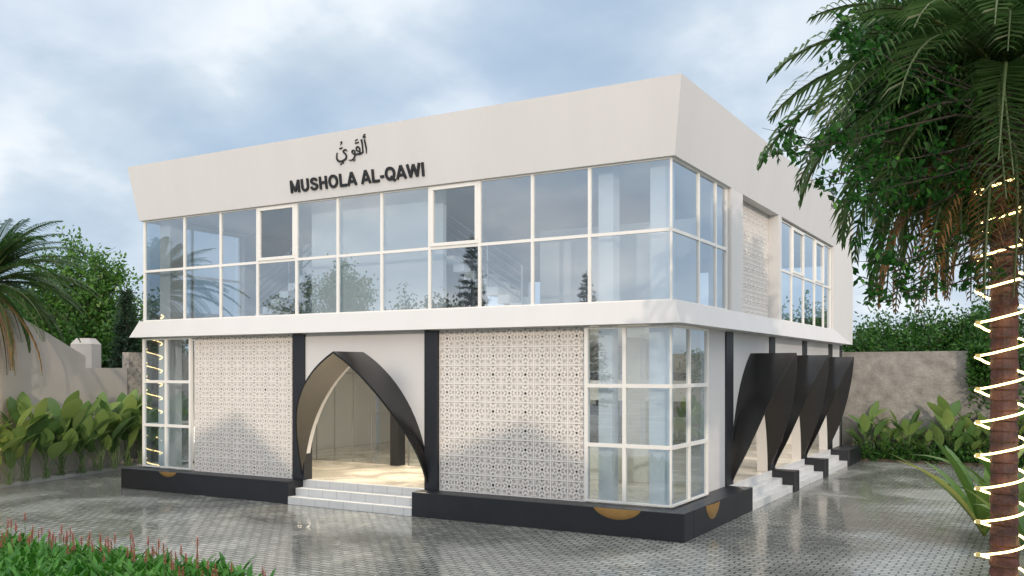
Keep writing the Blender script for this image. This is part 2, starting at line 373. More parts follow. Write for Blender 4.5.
# rear wall with window openings on both floors
for z0, z1 in ((.5, 1.3), (2.9, 3.84), (4.19, 4.7), (6.4, 6.86)): m.box((-14.1, 15.6, z0), (-.36, 15.8, z1))
for x in range(8):
    xx = -14.1+x*1.93
    for z0, z1 in ((1.3, 2.9), (4.7, 6.4)): m.box((xx, 15.6, z0), (xx+.5, 15.8, z1))
m.build('rear_wall', M['inner'], B)
m = MB(); m.box((-14.1, 3.2, .5), (-13.95, 15.6, 3.84)); m.box((-14.1, 3.2, 4.19), (-13.95, 7.0, 6.86)); m.box((-14.1, 10.5, 4.19), (-13.95, 15.6, 6.86)); m.build('side_wall', M['white'], B)

# perforated screens
def tile_pattern(n=23):
    S = np.zeros((n, n), bool)               # True = hole
    c = (n-1)/2
    for i in range(n):
        for j in range(n):
            u, v = (i-c)/c, (j-c)/c; r = math.hypot(u, v); th = math.atan2(v, u)
            if max(abs(u), abs(v)) > .95: hole = False
            elif r < .15: hole = True
            elif r < .26: hole = False
            else:
                fl = math.cos(8*th)*math.sin(9.5*r)+.55*math.cos(7*u*math.pi)*math.cos(7*v*math.pi)
                hole = fl > .10 or (max(abs(u), abs(v)) > .86 and (i+j) % 2 == 0)
            S[i, j] = hole
    return S
PAT = tile_pattern()
def screen(P0, U, W, Nrm, nx, nz, depth=.02, black=()):
    """P0 lower corner, U width vector, W height vector, Nrm outward"""
    P0, U, W, Nrm = map(Vector, (P0, U, W, Nrm)); n = PAT.shape[0]
    m = MB(); du, dw = U/(nx*n), W/(nz*n); back = -Nrm*depth
    big = np.tile(PAT, (nx, nz)); NX, NZ = nx*n, nz*n
    v = m.v; f = m.f
    # shared front grid
    idx = lambda i, j: i*(NZ+1)+j
    for i in range(NX+1):
        a = P0+du*i
        for j in range(NZ+1):
            q = a+dw*j; v.append((q.x, q.y, q.z))
    off = len(v)
    bx, by, bz = back
    v += [(x+bx, y+by, z+bz) for (x, y, z) in v[:off]]
    rnd = random.Random(3)
    for i in range(NX):
        for j in range(NZ):
            a, b_, c, d = idx(i, j), idx(i+1, j), idx(i+1, j+1), idx(i, j+1)
            if not big[i, j]:
                f.append((a, b_, c, d)); m.m.append(0)
            else:
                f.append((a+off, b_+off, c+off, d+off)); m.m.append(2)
                if not big[i-1, j]: f.append((a, d, d+off, a+off)); m.m.append(0)
                if i+1 < NX and not big[i+1, j]: f.append((b_, c, c+off, b_+off)); m.m.append(0)
                if not big[i, j-1]: f.append((a, b_, b_+off, a+off)); m.m.append(0)
                if j+1 < NZ and not big[i, j+1]: f.append((d, c, c+off, d+off)); m.m.append(0)
    # flat black discs painting the dark of the bore in each tile
    for tx in range(nx):
        for tz in range(nz):
            k_ = (tx, tz)
            rr = .15 if k_ in black else (.12 if rnd.random() < .6 else .085)
            rr *= (U.length/nx)*.5
            c0 = P0+U*((tx+.5)/nx)+W*((tz+.5)/nz)+Nrm*(-depth+.004 if k_ not in black else .001)
            un, wn = U.normalized(), W.normalized()
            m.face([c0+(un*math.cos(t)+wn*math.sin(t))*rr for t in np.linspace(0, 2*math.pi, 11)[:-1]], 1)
    # tile joint ribs, standing proud
    un, wn = U.normalized(), W.normalized()
    for tx in range(nx+1):
        a = P0+U*(tx/nx)-un*.014+Nrm*.004; b_ = a+un*.028
        for (e0, e1) in ((a, b_),): m.face([e0, e1, e1+W, e0+W], 0)
    for tz in range(nz+1):
        a = P0+W*(tz/nz)-wn*.014+Nrm*.0065; m.face([a, a+U, a+U+wn*.028, a+wn*.028], 0)
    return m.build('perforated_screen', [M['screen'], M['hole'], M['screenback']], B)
blk = {(3, 6), (5, 6), (5, 5), (3, 4), (5, 4), (3, 3), (5, 3), (5, 2), (4, 0), (3, 0)}
screen((-12.35, .05, .5), (3.29, 0, 0), (0, 0, 3.31), (0, -1, 0), 9, 9, black={(6, 5)})
screen((-5.05, .05, .5), (3.33, 0, 0), (0, 0, 3.31), (0, -1, 0), 9, 9, black=blk)
screen((-.15, 4.1, 4.22), (0, 3.05, 0), (0, 0, 2.6), (1, 0, 0), 8, 7)
MB().box((-12.35, .08, .5), (-9.06, .25, 3.83)).build('front_wall', M['inner'], B)
MB().box((-5.05, .08, .5), (-1.72, .25, 3.83)).build('front_wall', M['inner'], B)

# windows
def window(axis, plane, us, zs_, name='window', fw=.06, fd=.06, sash=(), glass='glass', first=True, last=True, fm='frame'):
    def bx(m, u0, u1, z0, z1, d0, d1):
        if axis == 'x': m.box((u0, plane+d0, z0), (u1, plane+d1, z1))
        else: m.box((plane-d0, u0, z0), (plane-d1, u1, z1))
    f = MB(); h = fw/2
    for i, u in enumerate(us):
        if i == 0 and not first: continue
        if i == len(us)-1 and not last: continue
        bx(f, u-h, u+h, zs_[0], zs_[-1], -fd*.5, fd*.5)
    for i, z in enumerate(zs_):
        e = h
        lo, hi = us[0]+(h if first else 0), us[-1]-(h if last else 0)
        bx(f, lo, hi, z-e if i else z, z+e if i < len(zs_)-1 else z, -fd*.45, fd*.45)
    fo = f.build(name, M[fm], B)
    for i in range(len(us)-1):
        for j in range(len(zs_)-1):
            a, b_ = us[i]+.03, us[i+1]-.03; z0, z1 = zs_[j]+.03, zs_[j+1]-.03
            if i == 0 and not first: a = us[0]
            if i == len(us)-2 and not last: b_ = us[-1]
            if (i, j) in sash:
                s = MB(); q = .07
                bx(s, a, b_, z0, z0+q, -.05, .02); bx(s, a, b_, z1-q, z1, -.05, .02); bx(s, a, a+q, z0+q, z1-q, -.05, .02); bx(s, b_-q, b_, z0+q, z1-q, -.05, .02)
                s.build('sash', M['frame'], fo, bevel=.006)
            p_ = MB()
            if axis == 'x': p_.face([(a, plane, z0), (b_, plane, z0), (b_, plane, z1), (a, plane, z1)])
            else: p_.face([(plane, a, z0), (plane, b_, z0), (plane, b_, z1), (plane, a, z1)])
            p_.build('pane', M['bayglass' if (i, j) in sash else glass], fo)
    return fo
UX = [-14.14, -12.65, -11.38, -10.16, -8.94, -7.72, -6.50, -5.25, -4.03, -2.82, -1.60, 0.0]
window('x', 0, UX, [4.22, 5.49, 6.78], sash={(3, 1), (7, 1)}, last=False)
window('y', 0, [0, 1.45, 2.49, 3.2], [4.22, 5.49, 6.78], first=False)
window('y', 0, [7.5, 8.81, 10.16, 11.52, 12.73, 13.72], [4.22, 5.49, 6.74], sash={(1, 1), (3, 1)})
window('y', XW, [0, 1.5, 3.2], [4.22, 5.49, 6.78], first=False)
window('y', XW, [7.0, 8.7, 10.5], [4.22, 5.49, 6.78])
LZ = [.53, 1.59, 2.69, 3.78]
window('x', -.02, [-14.14, -13.3, -12.42], LZ, fw=.07, fd=.07, glass='bayglass')
window('x', -.02, [-1.66, -.89, 0], LZ, fw=.07, fd=.07, glass='bayglass', last=False)
window('y', .0, [-.02, .91, 1.95], LZ, fw=.07, fd=.07, glass='bayglass', first=False)
window('y', XW, [-.02, 1.5, 3.2], LZ, fw=.07, fd=.07, glass='bayglass', first=False)
# glass corner posts
for (x, y, z0, z1) in ((0, 0, 4.22, 6.78), (0, -.02, .53, 3.78), (XW, 0, 4.22, 6.78), (XW, -.02, .53, 3.78)):
    MB().box((x-.018, y-.018, z0), (x+.018, y+.018, z1)).build('corner_post', M['frame'], B)

# parapet (leans out), canopy (flares out), rear pier
def band(name, o0, z0, o1, z1, yend0, yend1, thick_in=.12):
    """sloped band round left/front/right; offset o0 at height z0 -> o1 at z1"""
    m = MB()
    def ring(o, z, ye): return [(XW-o, ye, z), (XW-o, -o, z), (o, -o, z), (o, ye, z)]
    a, b_ = ring(o0, z0, yend0), ring(o1, z1, yend1)
    ia, ib = ring(-thick_in, z0, yend0), ring(-thick_in, z1, yend1)
    for i in range(3):
        m.face([a[i], a[i+1], b_[i+1], b_[i]])
        m.face([ia[i], ib[i], ib[i+1], ia[i+1]])
        m.face([a[i], ia[i], ia[i+1], a[i+1]])
        m.face([b_[i], b_[i+1], ib[i+1], ib[i]])
    for q in (0, 3):
        m.face([a[q], b_[q], ib[q], ia[q]])
    return m
YR0, YR1 = 13.95, 15.95
par = band('parapet', .10, 6.78, .30, 8.14, YR0, YR1)
par.face([(XW-.3, YR1, 8.14), (XW-.3, YR1, 6.9), (.3, YR1, 6.9), (.3, YR1, 8.14)])
par.build('parapet', M['white'], B, merge=True)
can = band('canopy', .27, 3.81, .10, 4.22, YR1, YR0)
can.build('canopy', M['white'], B, merge=True)
pr = MB()
pr.hexa([(-.15, YR0, 4.22), (.1, YR0, 4.22), (.27, YR1, 3.81), (-.15, YR1, 3.81), (-.15, YR0, 6.78), (.1, YR0, 6.78), (.3, YR1, 8.14), (-.15, YR1, 8.14)])
pr.build('rear_pier', M['white'], B)
MB().box((-.35, 3.28, 4.22), (.098, 4.1, 6.79)).build('side_pier', M['white'], B)
MB().box((-.35, 7.15, 4.22), (.098, 7.45, 6.79)).build('side_pier', M['white'], B)
MB().box((-.2, 13.78, 4.22), (.098, YR0, 6.79)).build('side_pier', M['white'], B)
m = MB(); m.box((-.35, 4.1, 4.2), (-.17, 7.15, 6.85)); m.build('recess_wall', M['white'], B)
MB().box((XW+.12, .12, 6.781), (XW+.4, 6, 6.86)).build('side_pier', M['white'], B)
MB().box((XW-.1, 3.26, 4.2), (XW+.05, 6.95, 6.79)).build('side_pier', M['white'], B)
MB().box((XW-.1, 10.56, 4.2), (XW+.05, 13.9, 6.79)).build('side_pier', M['white'], B)

# sign lettering on the leaning face
TILT = math.atan2(.2, 1.36)
sgn = empty('sign_lettering', (0, -.1, 6.78)); sgn.parent = B; sgn.rotation_euler = (R(90)+TILT, 0, 0)
def arc(cx0, cy0, rx, ry, a0, a1, n=14): return [(cx0+rx*math.cos(R(a0+(a1-a0)*t/n)), cy0+ry*math.sin(R(a0+(a1-a0)*t/n))) for t in range(n+1)]
TK = .20
GLY = {   # strokes in cap-height units; width of the letter box
 'M': (1.16, [[(.18, 0), (.18, 1)], [(.18, .93), (.58, .10)], [(.58, .10), (.98, .93)], [(.98, 0), (.98, 1)]]),
 'U': (1.01, [[(.20, 1), (.20, .38)]+arc(.505, .38, .305, .29, 180, 360)+[(.81, 1)]]),
 'S': (.93, [[(.78, .72)]+arc(.47, .70, .29, .21, 20, 180, 8)+[(.30, .58), (.47, .51), (.66, .44)]+arc(.47, .30, .31, .21, 20, -160, 10)+[(.14, .30)]]),
 'H': (1.01, [[(.20, 0), (.20, 1)], [(.81, 0), (.81, 1)], [(.20, .52), (.81, .52)]]),
 'O': (1.09, [arc(.545, .5, .385, .42, 90, 450, 28)]),
 'L': (.85, [[(.20, 1), (.20, 0)], [(.20, .09), (.80, .09)]]),
 'A': (1.01, [[(.10, 0), (.50, 1)], [(.91, 0), (.51, 1)], [(.26, .30), (.75, .30)]]),
 ' ': (.39, []),
 '-': (.465, [[(.06, .36), (.40, .36)]]),
 'Q': (1.09, [arc(.545, .5, .385, .42, 90, 450, 28), [(.58, .28), (1.0, -.06)]]),
 'W': (1.32, [[(.10, 1), (.36, .04)], [(.36, .04), (.66, .95)], [(.66, .95), (.96, .04)], [(.96, .04), (1.22, 1)]]),
 'I': (.39, [[(.195, 0), (.195, 1)]])}
LX0, LZ0, CH = -9.00, .200, .278
tot = sum(GLY[c][0] for c in 'MUSHOLA AL-QAWI'); KX = 3.74/tot; xc = LX0
def stroke(m, P, tk, zt):
    P = [Vector((*p_, 0)) for p_ in P]; n = len(P); Lq, Rq = [], []
    for i in range(n):
        closed = (P[0]-P[-1]).length < 1e-4
        a = P[i-1] if i else (P[-2] if closed else P[0]); b_ = P[i+1] if i < n-1 else (P[1] if closed else P[-1])
        d = (b_-a).normalized(); nn = Vector((-d.y, d.x, 0))*tk/2; Lq.append(P[i]+nn); Rq.append(P[i]-nn)
    for i in range(n-1):
        q = [Rq[i], Rq[i+1], Lq[i+1], Lq[i]]
        m.hexa([(xc+p_.x*KX, LZ0+p_.y*CH, .002) for p_ in q]+[(xc+p_.x*KX, LZ0+p_.y*CH, zt) for p_ in q])
for ch in 'MUSHOLA AL-QAWI':
    wd_, st_ = GLY[ch]
    if st_:
        m = MB()
        for si, P_ in enumerate(st_): stroke(m, P_, TK*(1 if ch not in 'SAW' else .97), .035+.0015*si)
        m.build('letter', M['letters'], sgn)
    xc += wd_*KX
AR = [([(-6.763, 1.112), (-6.749, 1.024), (-6.735, 0.935), (-6.744, 0.827)], [0.035, 0.032, 0.029, 0.012]), ([(-6.74, 1.182), (-6.767, 1.194), (-6.791, 1.177), (-6.781, 1.152), (-6.749, 1.151), (-6.737, 1.17), (-6.754, 1.189)], [0.015]*7), ([(-6.731, 1.221), (-6.77, 1.215)], [0.018, 0.018]), ([(-6.845, 1.125), (-6.833, 1.034), (-6.832, 0.918), (-6.834, 0.863), (-6.894, 0.841), (-6.97, 0.839), (-7.047, 0.841), (-7.092, 0.861)], [0.038, 0.032, 0.029, 0.032, 0.038, 0.035, 0.032, 0.021]), ([(-6.921, 0.855), (-6.908, 0.912), (-6.931, 0.973), (-6.975, 0.989), (-7.004, 0.956), (-6.985, 0.91), (-6.926, 0.892)], [0.026, 0.026, 0.029, 0.026, 0.026, 0.026, 0.021]), ([(-7.019, 1.068), (-6.987, 1.076)], [0.024, 0.024]), ([(-6.961, 1.073), (-6.926, 1.08)], [0.024, 0.024]), ([(-7.013, 1.121), (-6.949, 1.144)], [0.018, 0.015]), ([(-7.065, 0.85), (-7.047, 0.899), (-7.078, 0.929), (-7.117, 0.922), (-7.122, 0.886), (-7.074, 0.856), (-7.054, 0.842), (-7.069, 0.785), (-7.136, 0.734), (-7.228, 0.738)], [0.024, 0.026, 0.026, 0.026, 0.026, 0.026, 0.029, 0.029, 0.024, 0.009]), ([(-7.06, 0.728), (-7.105, 0.704)], [0.018, 0.018]), ([(-7.262, 0.939), (-7.301, 0.969), (-7.357, 0.953), (-7.361, 0.924), (-7.312, 0.879), (-7.291, 0.825), (-7.325, 0.77), (-7.417, 0.739), (-7.513, 0.75), (-7.559, 0.804), (-7.553, 0.885), (-7.532, 0.927)], [0.012, 0.026, 0.029, 0.029, 0.029, 0.032, 0.035, 0.038, 0.035, 0.029, 0.018, 0.009]), ([(-7.477, 0.677), (-7.445, 0.683)], [0.026, 0.026]), ([(-7.417, 0.694), (-7.388, 0.703)], [0.026, 0.026]), ([(-7.458, 1.018), (-7.452, 1.003), (-7.424, 1.006), (-7.419, 1.02), (-7.408, 1.009), (-7.383, 1.024)], [0.018]*6), ([(-7.395, 1.149), (-7.413, 1.131), (-7.391, 1.114), (-7.382, 1.13), (-7.395, 1.146)], [0.016]*5), ([(-7.391, 1.114), (-7.427, 1.08)], [0.015, 0.009])]
GRP = [[0, 1, 2], [3], [4, 5, 6, 7], [8, 9], [10, 11, 12, 13, 14, 15]]     # alef, lam, qaf, waw, ya
def crs(P, k=6):
    P = [np.array(p) for p in P]
    if len(P) < 3: return P
    Q = [2*P[0]-P[1]]+P+[2*P[-1]-P[-2]]; out = []
    for i in range(1, len(Q)-2):
        for t in np.linspace(0, 1, k, endpoint=False):
            a, b_, c, d = Q[i-1:i+3]
            out.append(.5*((2*b_)+(-a+c)*t+(2*a-5*b_+4*c-d)*t*t+(-a+3*b_-3*c+d)*t**3))
    out.append(Q[-2]); return out
for grp in GRP:
    m = MB()
    for gi in grp:
        pts, wd = AR[gi]
        C3 = crs([(x, y, w_) for (x, y), w_ in zip(pts, wd)])
        for i in range(len(C3)-1):
            (x0, y0, w0), (x1, y1, w1) = C3[i], C3[i+1]; l = math.hypot(x1-x0, y1-y0) or 1
            nx_, ny_ = -(y1-y0)/l/2, (x1-x0)/l/2; ex, ey = (x1-x0)/l*.006, (y1-y0)/l*.006; w0 *= 1.12; w1 *= 1.12; zt = .02+.0001*i+.001*(gi % 3)
            q = [(x0-ex-nx_*w0, y0-ey-ny_*w0), (x1+ex-nx_*w1, y1+ey-ny_*w1), (x1+ex+nx_*w1, y1+ey+ny_*w1), (x0-ex+nx_*w0, y0-ey+ny_*w0)]
            m.hexa([(*p_, .002) for p_ in q]+[(*p_, zt) for p_ in q])
    m.build('letter', M['letters'], sgn)

# warm light pools on the plinth face, modelled as gold half-rounds
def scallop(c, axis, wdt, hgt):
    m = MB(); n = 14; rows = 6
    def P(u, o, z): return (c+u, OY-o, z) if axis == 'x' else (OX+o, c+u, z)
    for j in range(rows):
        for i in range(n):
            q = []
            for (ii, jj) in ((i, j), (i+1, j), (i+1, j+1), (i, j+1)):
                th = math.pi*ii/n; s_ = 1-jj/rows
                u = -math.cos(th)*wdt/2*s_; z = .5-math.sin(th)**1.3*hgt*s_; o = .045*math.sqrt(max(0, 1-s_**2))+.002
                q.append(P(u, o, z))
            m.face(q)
    m.build('plinth_light_pool', M['gold'], B, merge=True, smooth=True)
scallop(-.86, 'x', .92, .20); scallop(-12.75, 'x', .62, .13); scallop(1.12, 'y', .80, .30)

# interior
def icol(x, y, z0, z1, s=.4): MB().box((x-s/2, y-s/2, z0), (x+s/2, y+s/2, z1)).build('interior_column', M['inner'], B)
icol(-1.45, .5, .5, 3.84, .28); icol(-.35, .42, .5, 3.84, .34); icol(-1.4, .42, 4.19, 6.86, .3); icol(-.32, .4, 4.19, 6.86, .34)
icol(-13.8, .5, .5, 3.84); icol(-13.75, .5, 4.19, 6.86)
for x in (-3.8, -7.6, -11.2):
    icol(x, 7.5, .5, 3.84); icol(x, 7.5, 4.19, 6.86)
icol(-2.6, 6.2, .5, 3.84); icol(-4.0, 9.0, .5, 3.84)
MB().box((-9.0, .55, 4.19), (-5.3, .67, 6.86)).build('interior_wall', M['inner'], B)
MB().box((-11.2, 2.6, 4.19), (-9.0, 2.72, 6.3)).build('interior_wall', M['inner'], B)
MB().box((-4.4, 3.2, 4.19), (-.6, 3.32, 6.2)).build('interior_wall', M['inner'], B)
MB().box((-5.0, 3.4, 2.3), (-.4, 3.6, 2.75)).build('interior_wall', M['inner'], B)
MB().box((-5.0, 3.4, .5), (-.4, 3.5, 1.25)).build('interior_wall', M['inner'], B)
MB().box((-12.55, .3, .5), (-12.4, 3.7, 3.84)).build('interior_wall', M['inner'], B)
# glass door partition behind the arch
window('x', 3.75, [-12.4, -11.75, -11.1, -10.45, -9.8, -9.0], [.5, 2.9, 3.84], name='glass_door_partition', fw=.022, fd=.03, glass='doorglass', fm='rail')
MB().box((-9.0, 3.5, .5), (-8.74, 3.8, 3.84)).build('black_column', M['dark'], B)
window('x', 3.75, [-8.6, -7.6, -6.6, -5.6, -4.6], [.5, 2.9, 3.84], name='glass_door_partition', fw=.022, fd=.03, glass='doorglass', fm='rail')
# stairs with railings
def stair(x0, y0, z0, dx, n, wdt, rise=.18, run=.28):
    e = empty('staircase', (0, 0, 0)); e.parent = B
    f = MB(); sg = 1 if dx > 0 else -1
    for i in range(n): f.box((x0+sg*run*i, y0, z0+rise*i), (x0+sg*run*(i+1), y0+wdt, z0+rise*(i+1)-.001*(i % 2)))
    f.build('flight', M['inner'], e)
    r_ = MB()
    for h in (.25, .42, .59, .76, .95):
        r_.tube([(x0, y0+.04, z0+h), (x0+sg*run*n, y0+.04, z0+rise*n+h)], .02 if h < .9 else .03, 6)
    for i in (0, n//2, n): r_.tube([(x0+sg*run*i, y0+.04, z0+rise*i), (x0+sg*run*i, y0+.04, z0+rise*i+.95)], .025, 6)
    r_.build('railing', M['rail'], e)
stair(-11.3, 1.0, 4.19, 1, 9, 1.0); stair(-3.6, .9, 4.19, -1, 7, 1.0); stair(-6.9, 4.6, .5, 1, 12, 1.0)
# ceiling lamps that light the hall
for (x, y, z, e_) in ((-7.6, 1.8, 3.82, 260), (-7.5, 6.0, 3.82, 50), (-2.5, 5.0, 3.82, 45), (-2.5, 10.5, 3.82, 110), (-1.4, 1.8, 3.82, 14)):
    MB().box((x-.12, y-.12, z-.02), (x+.12, y+.12, z)).build('ceiling_lamp', M['frame'], B)
    ld = bpy.data.lights.new('lamp_light', 'AREA'); ld.size = .6; ld.energy = e_; ld.color = (1, .86, .66) if x < -4 else (1, .95, .88)
    lo = bpy.data.objects.new('lamp_light', ld); COL.objects.link(lo); lo.location = (x, y, z-.07); lo.parent = B
MB().box((-13.75, 2.2, .95), (-13.25, 2.28, 1.4)).build('interior_lamp', M['lamp'], B)

# ---------------------------------------------------------------- garden walls
def prism(profile, p0, u, th, nrm, mt, name):
    """profile [(s,z)...] along unit u from p0, thickness th along nrm"""
    m = MB(); p0 = Vector((*p0, 0)); u = Vector((*u, 0)).normalized(); nrm = Vector((*nrm, 0)).normalized()*th
    a = [p0+u*s_+Vector((0, 0, z)) for s_, z in profile]; b_ = [q+nrm for q in a]
    m.face(a); m.face(b_[::-1])
    for i in range(len(a)): j = (i+1) % len(a); m.face([a[i], a[j], b_[j], b_[i]])
    return m.build(name, mt, None)
U1 = (-1.2, 4.46)
L1 = math.hypot(*U1)
o = prism([(-3.5, 0), (1.08*L1, 0), (1.08*L1, 3.05), (.68*L1, 3.04), (.68*L1, 3.39), (.35*L1, 4.03), (-.04*L1, 4.75), (-3.5, 4.75)], (-17.7, -1.66), U1, .25, (-4.46, -1.2), M['cream'], 'garden_wall')
tag(o, 'beige rendered garden wall with a sloping stepped top, left of the hall', 'wall')
o = prism([(0, 0), (14.2, 0), (14.2, 3.54), (0, 3.54)], (-18.97, 3.18), (-.02, 1), .3, (-1, 0), M['stone'], 'boundary_wall')
tag(o, 'rough grey pebbledash wall just past the beige garden wall', 'wall')
o = prism([(0, 0), (34, 0), (34, 3.6), (0, 3.6)], (-19.2, 17.38), (1, 0), .3, (0, 1), M['conc'], 'boundary_wall')
tag(o, 'stained brown concrete wall closing the yard behind the hall', 'wall')
gp = at(86, 368, 31); e = empty('gate_pillar', (gp.x, gp.y, 0), YAW, label='short beige gate pillar with a bevelled cap showing above the garden wall', cat='pillar')
m = MB(); m.box((-.36, -.36, 0), (.36, .36, 3.85)); m.build('shaft', M['cream'], e, bevel=.02)
m = MB(); m.hexa([(-.36, -.36, 3.85), (.36, -.36, 3.85), (.36, .36, 3.85), (-.36, .36, 3.85), (-.22, -.22, 4.05), (.22, -.22, 4.05), (.22, .22, 4.05), (-.22, .22, 4.05)])
m.build('cap', M['cream'], e)

# ---------------------------------------------------------------- neighbour houses across the yard (they throw the gabled shade on the front)
def nhouse(x0, x1, gx, label, gh=1.35, gw=3.9, zc=6.95, y=-25):
    h = empty('neighbour_house', ((x0+x1)/2, y, 0), label=label, cat='house')
    c = (x0+x1)/2; m = MB(); m.box((x0-c, -8, 0), (x1-c, 0, zc)); m.build('wall', M['house'], h)
    m = MB(); m.box((x0-c-.05, -8.2, zc), (x1-c+.05, .2, zc+.12)); m.build('roof', M['roof'], h)
    if gx is not None:
        a = gx-c; m = MB(); z = zc+.12
        A = [(a-gw/2, .1, z), (a+gw/2, .1, z), (a, .1, z+gh)]; Bk = [(p_[0], -8, p_[2]) for p_ in A]
        m.face(A); m.face(Bk[::-1]); m.face([A[0], A[2], Bk[2], Bk[0]]); m.face([A[1], Bk[1], Bk[2], A[2]]); m.face([A[0], Bk[0], Bk[1], A[1]])
        m.build('gable', M['roof'], h)
    for i in range(int((x1-x0)/2.6)):
        for z in (1.0, 4.2):
            wx = x0-c+1.3+i*2.6
            f = MB().box((wx-.5, .0, z), (wx+.5, .06, z+1.4)).build('window', M['frame'], h)
            MB().box((wx-.42, .055, z+.08), (wx+.42, .075, z+1.32)).build('pane', M['hole'], f)
T35 = math.tan(R(35))
nhouse(-9, 10.4, -10.9+25*T35, 'long beige neighbour house whose low gable shades the left screen')
nhouse(10.5, 24, -3.0+25*T35, 'second beige neighbour house whose low gable shades the right screen', gh=1.4, gw=4.7)
nhouse(24.1, 42, None, 'flat roofed neighbour house at the end of the row')

# ---------------------------------------------------------------- vegetation
def add_leaf(m, p, d, up, ln, wd, mi=0):
    d = d.normalized(); s = d.cross(up)
    if s.length < 1e-3: s = Vector((1, 0, 0))
    s.normalize(); s *= wd/2
    m.face([p, p+d*ln*.45+s, p+d*ln, p+d*ln*.45-s], mi)
def rv(rnd, s=1): return Vector((rnd.gauss(0, s), rnd.gauss(0, s), rnd.gauss(0, s)))
def tree_parts(seed, h, r, th, limbs, twigs, leaves, lsize, clump=.4, tr=.16, sx=1.0):
    rnd = random.Random(seed); w_ = MB(); lf = MB()
    top = Vector((rnd.uniform(-.3, .3), rnd.uniform(-.3, .3), h*.8))
    tp = [Vector((0, 0, 0)), Vector((rnd.uniform(-.1, .1), rnd.uniform(-.1, .1), th)), top*.7+Vector((0, 0, 0)), top]
    w_.tube(tp, [tr, tr*.75, tr*.45, tr*.12], 8)
    cz = (h+th*.7)/2; hz = (h-th*.7)/2
    for i in range(limbs):
        th_ = rnd.uniform(0, 2*math.pi); ph = math.acos(rnd.uniform(-.75, 1)); rr = rnd.uniform(.6, 1.05)
        end = Vector((math.cos(th_)*math.sin(ph)*r*rr, math.sin(th_)*math.sin(ph)*r*rr, cz+math.cos(ph)*hz*rr))
        t0 = rnd.uniform(.35, .9); st = Vector((0, 0, th)).lerp(top, t0*t0)
        mid = st.lerp(end, .5)+Vector((0, 0, .1*r))+rv(rnd, .1)
        w_.tube([st, mid, end], [tr*.35, tr*.2, tr*.06], 5, cap=False)
        for j in range(twigs):
            b_ = mid.lerp(end, rnd.uniform(.15, 1.0)); e2 = b_+rv(rnd, .33*r/2)
            w_.tube([b_, e2], [tr*.08, tr*.03], 3, cap=False)
            for k_ in range(leaves):
                c = b_.lerp(e2, rnd.random())+rv(rnd, clump*.5)
                dd = rv(rnd)+Vector((0, 0, -.4)); add_leaf(lf, c, dd, rv(rnd), lsize*rnd.uniform(.6, 1.3), lsize*rnd.uniform(.35, .6))
    return w_, lf
def make_tree(name, label, cat, parts, lm, loc, rz=0, sc=1, group=None, bark='bark'):
    t = empty(name, loc, rz, label=label, cat=cat, group=group); t.scale = (sc,)*3
    parts[0].build('trunk', M[bark], t); parts[1].build('crown', M[lm], t); return t
TG = 'trees rising behind the yard walls'
tA = make_tree('leafy_tree', 'tall airy light green tree behind the beige garden wall', 'tree', tree_parts(1, 8.6, 2.7, 2.6, 46, 6, 34, .21), 'tree1', ground(98, 37), group=TG)
tB = make_tree('leafy_tree', 'dense darker tree between the left palm and the airy tree', 'tree', tree_parts(2, 7.0, 2.6, 2.0, 46, 6, 36, .22), 'tree2', ground(52, 38), group=TG)
tC = make_tree('bushy_tree', 'low round tree showing just left of the hall corner', 'tree', tree_parts(3, 5.6, 2.4, 1.2, 44, 6, 34, .20), 'tree2', ground(128, 41), group=TG)
copy_tree(tB, ground(15, 41), 2, 1.0, 'dense dark tree right behind the left palm crown')
copy_tree(tC, ground(102, 35), 1, .95, 'low bushy tree behind the capped gate pillar')
copy_tree(tC, ground(150, 36), 4, .9, 'dark bushy tree half hidden behind the left edge of the hall')
for px, d, h, lab in ((868, 37, .86, 'bushy tree above the rear wall, touching the hall corner'), (893, 40, .98, 'rounded tree above the rear wall, second from the hall corner'),
                      (921, 37, .93, 'dark green tree above the rear wall below the dry palm fronds'), (948, 39, 1.0, 'tree above the rear wall between the dry fronds and the lit palm'),
                      (978, 36, .95, 'tree above the rear wall directly beside the lit palm trunk'), (1010, 38, 1.1, 'tree above the rear wall behind the lit palm trunk')):
    copy_tree(tC, ground(px, d), px*.7, h, lab)
copy_tree(tA, ground(862, 45), 2.2, .62, 'light green wispy tree right at the rear corner of the hall')
def conifer(seed, h, r):
    rnd = random.Random(seed); w_ = MB(); lf = MB(); w_.tube([(0, 0, 0), (0, 0, h)], [.2, .015], 7)
    z = h*.12
    while z < h*.98:
        rr = r*(1-z/h)**.85+.08
        for i in range(9):
            th = rnd.uniform(0, 6.28); d = Vector((math.cos(th), math.sin(th), rnd.uniform(-.15, .25))); b_ = Vector((0, 0, z)); e2 = b_+d*rr*rnd.uniform(.7, 1.1)
            w_.tube([b_, e2], [.03, .006], 3, cap=False)
            for k_ in range(int(8+26*rr)):
                q = b_.lerp(e2, rnd.uniform(.15, 1)); dd = d*.6+rv(rnd, .5); add_leaf(lf, q, dd, rv(rnd), rnd.uniform(.16, .32), .05)
        z += h*.028
    return w_, lf
cn = make_tree('conifer', 'slim bare topped conifer between the leafy trees and the hall corner', 'tree', conifer(5, 6.0, .95), 'conif', ground(127, 33.5))
cbig = make_tree('conifer', 'tall spruce standing off to the left, mirrored in the upper glass', 'tree', conifer(6, 11.0, 2.3), 'conif', (-23.5, -30, 0), group='spruces mirrored in the glass')
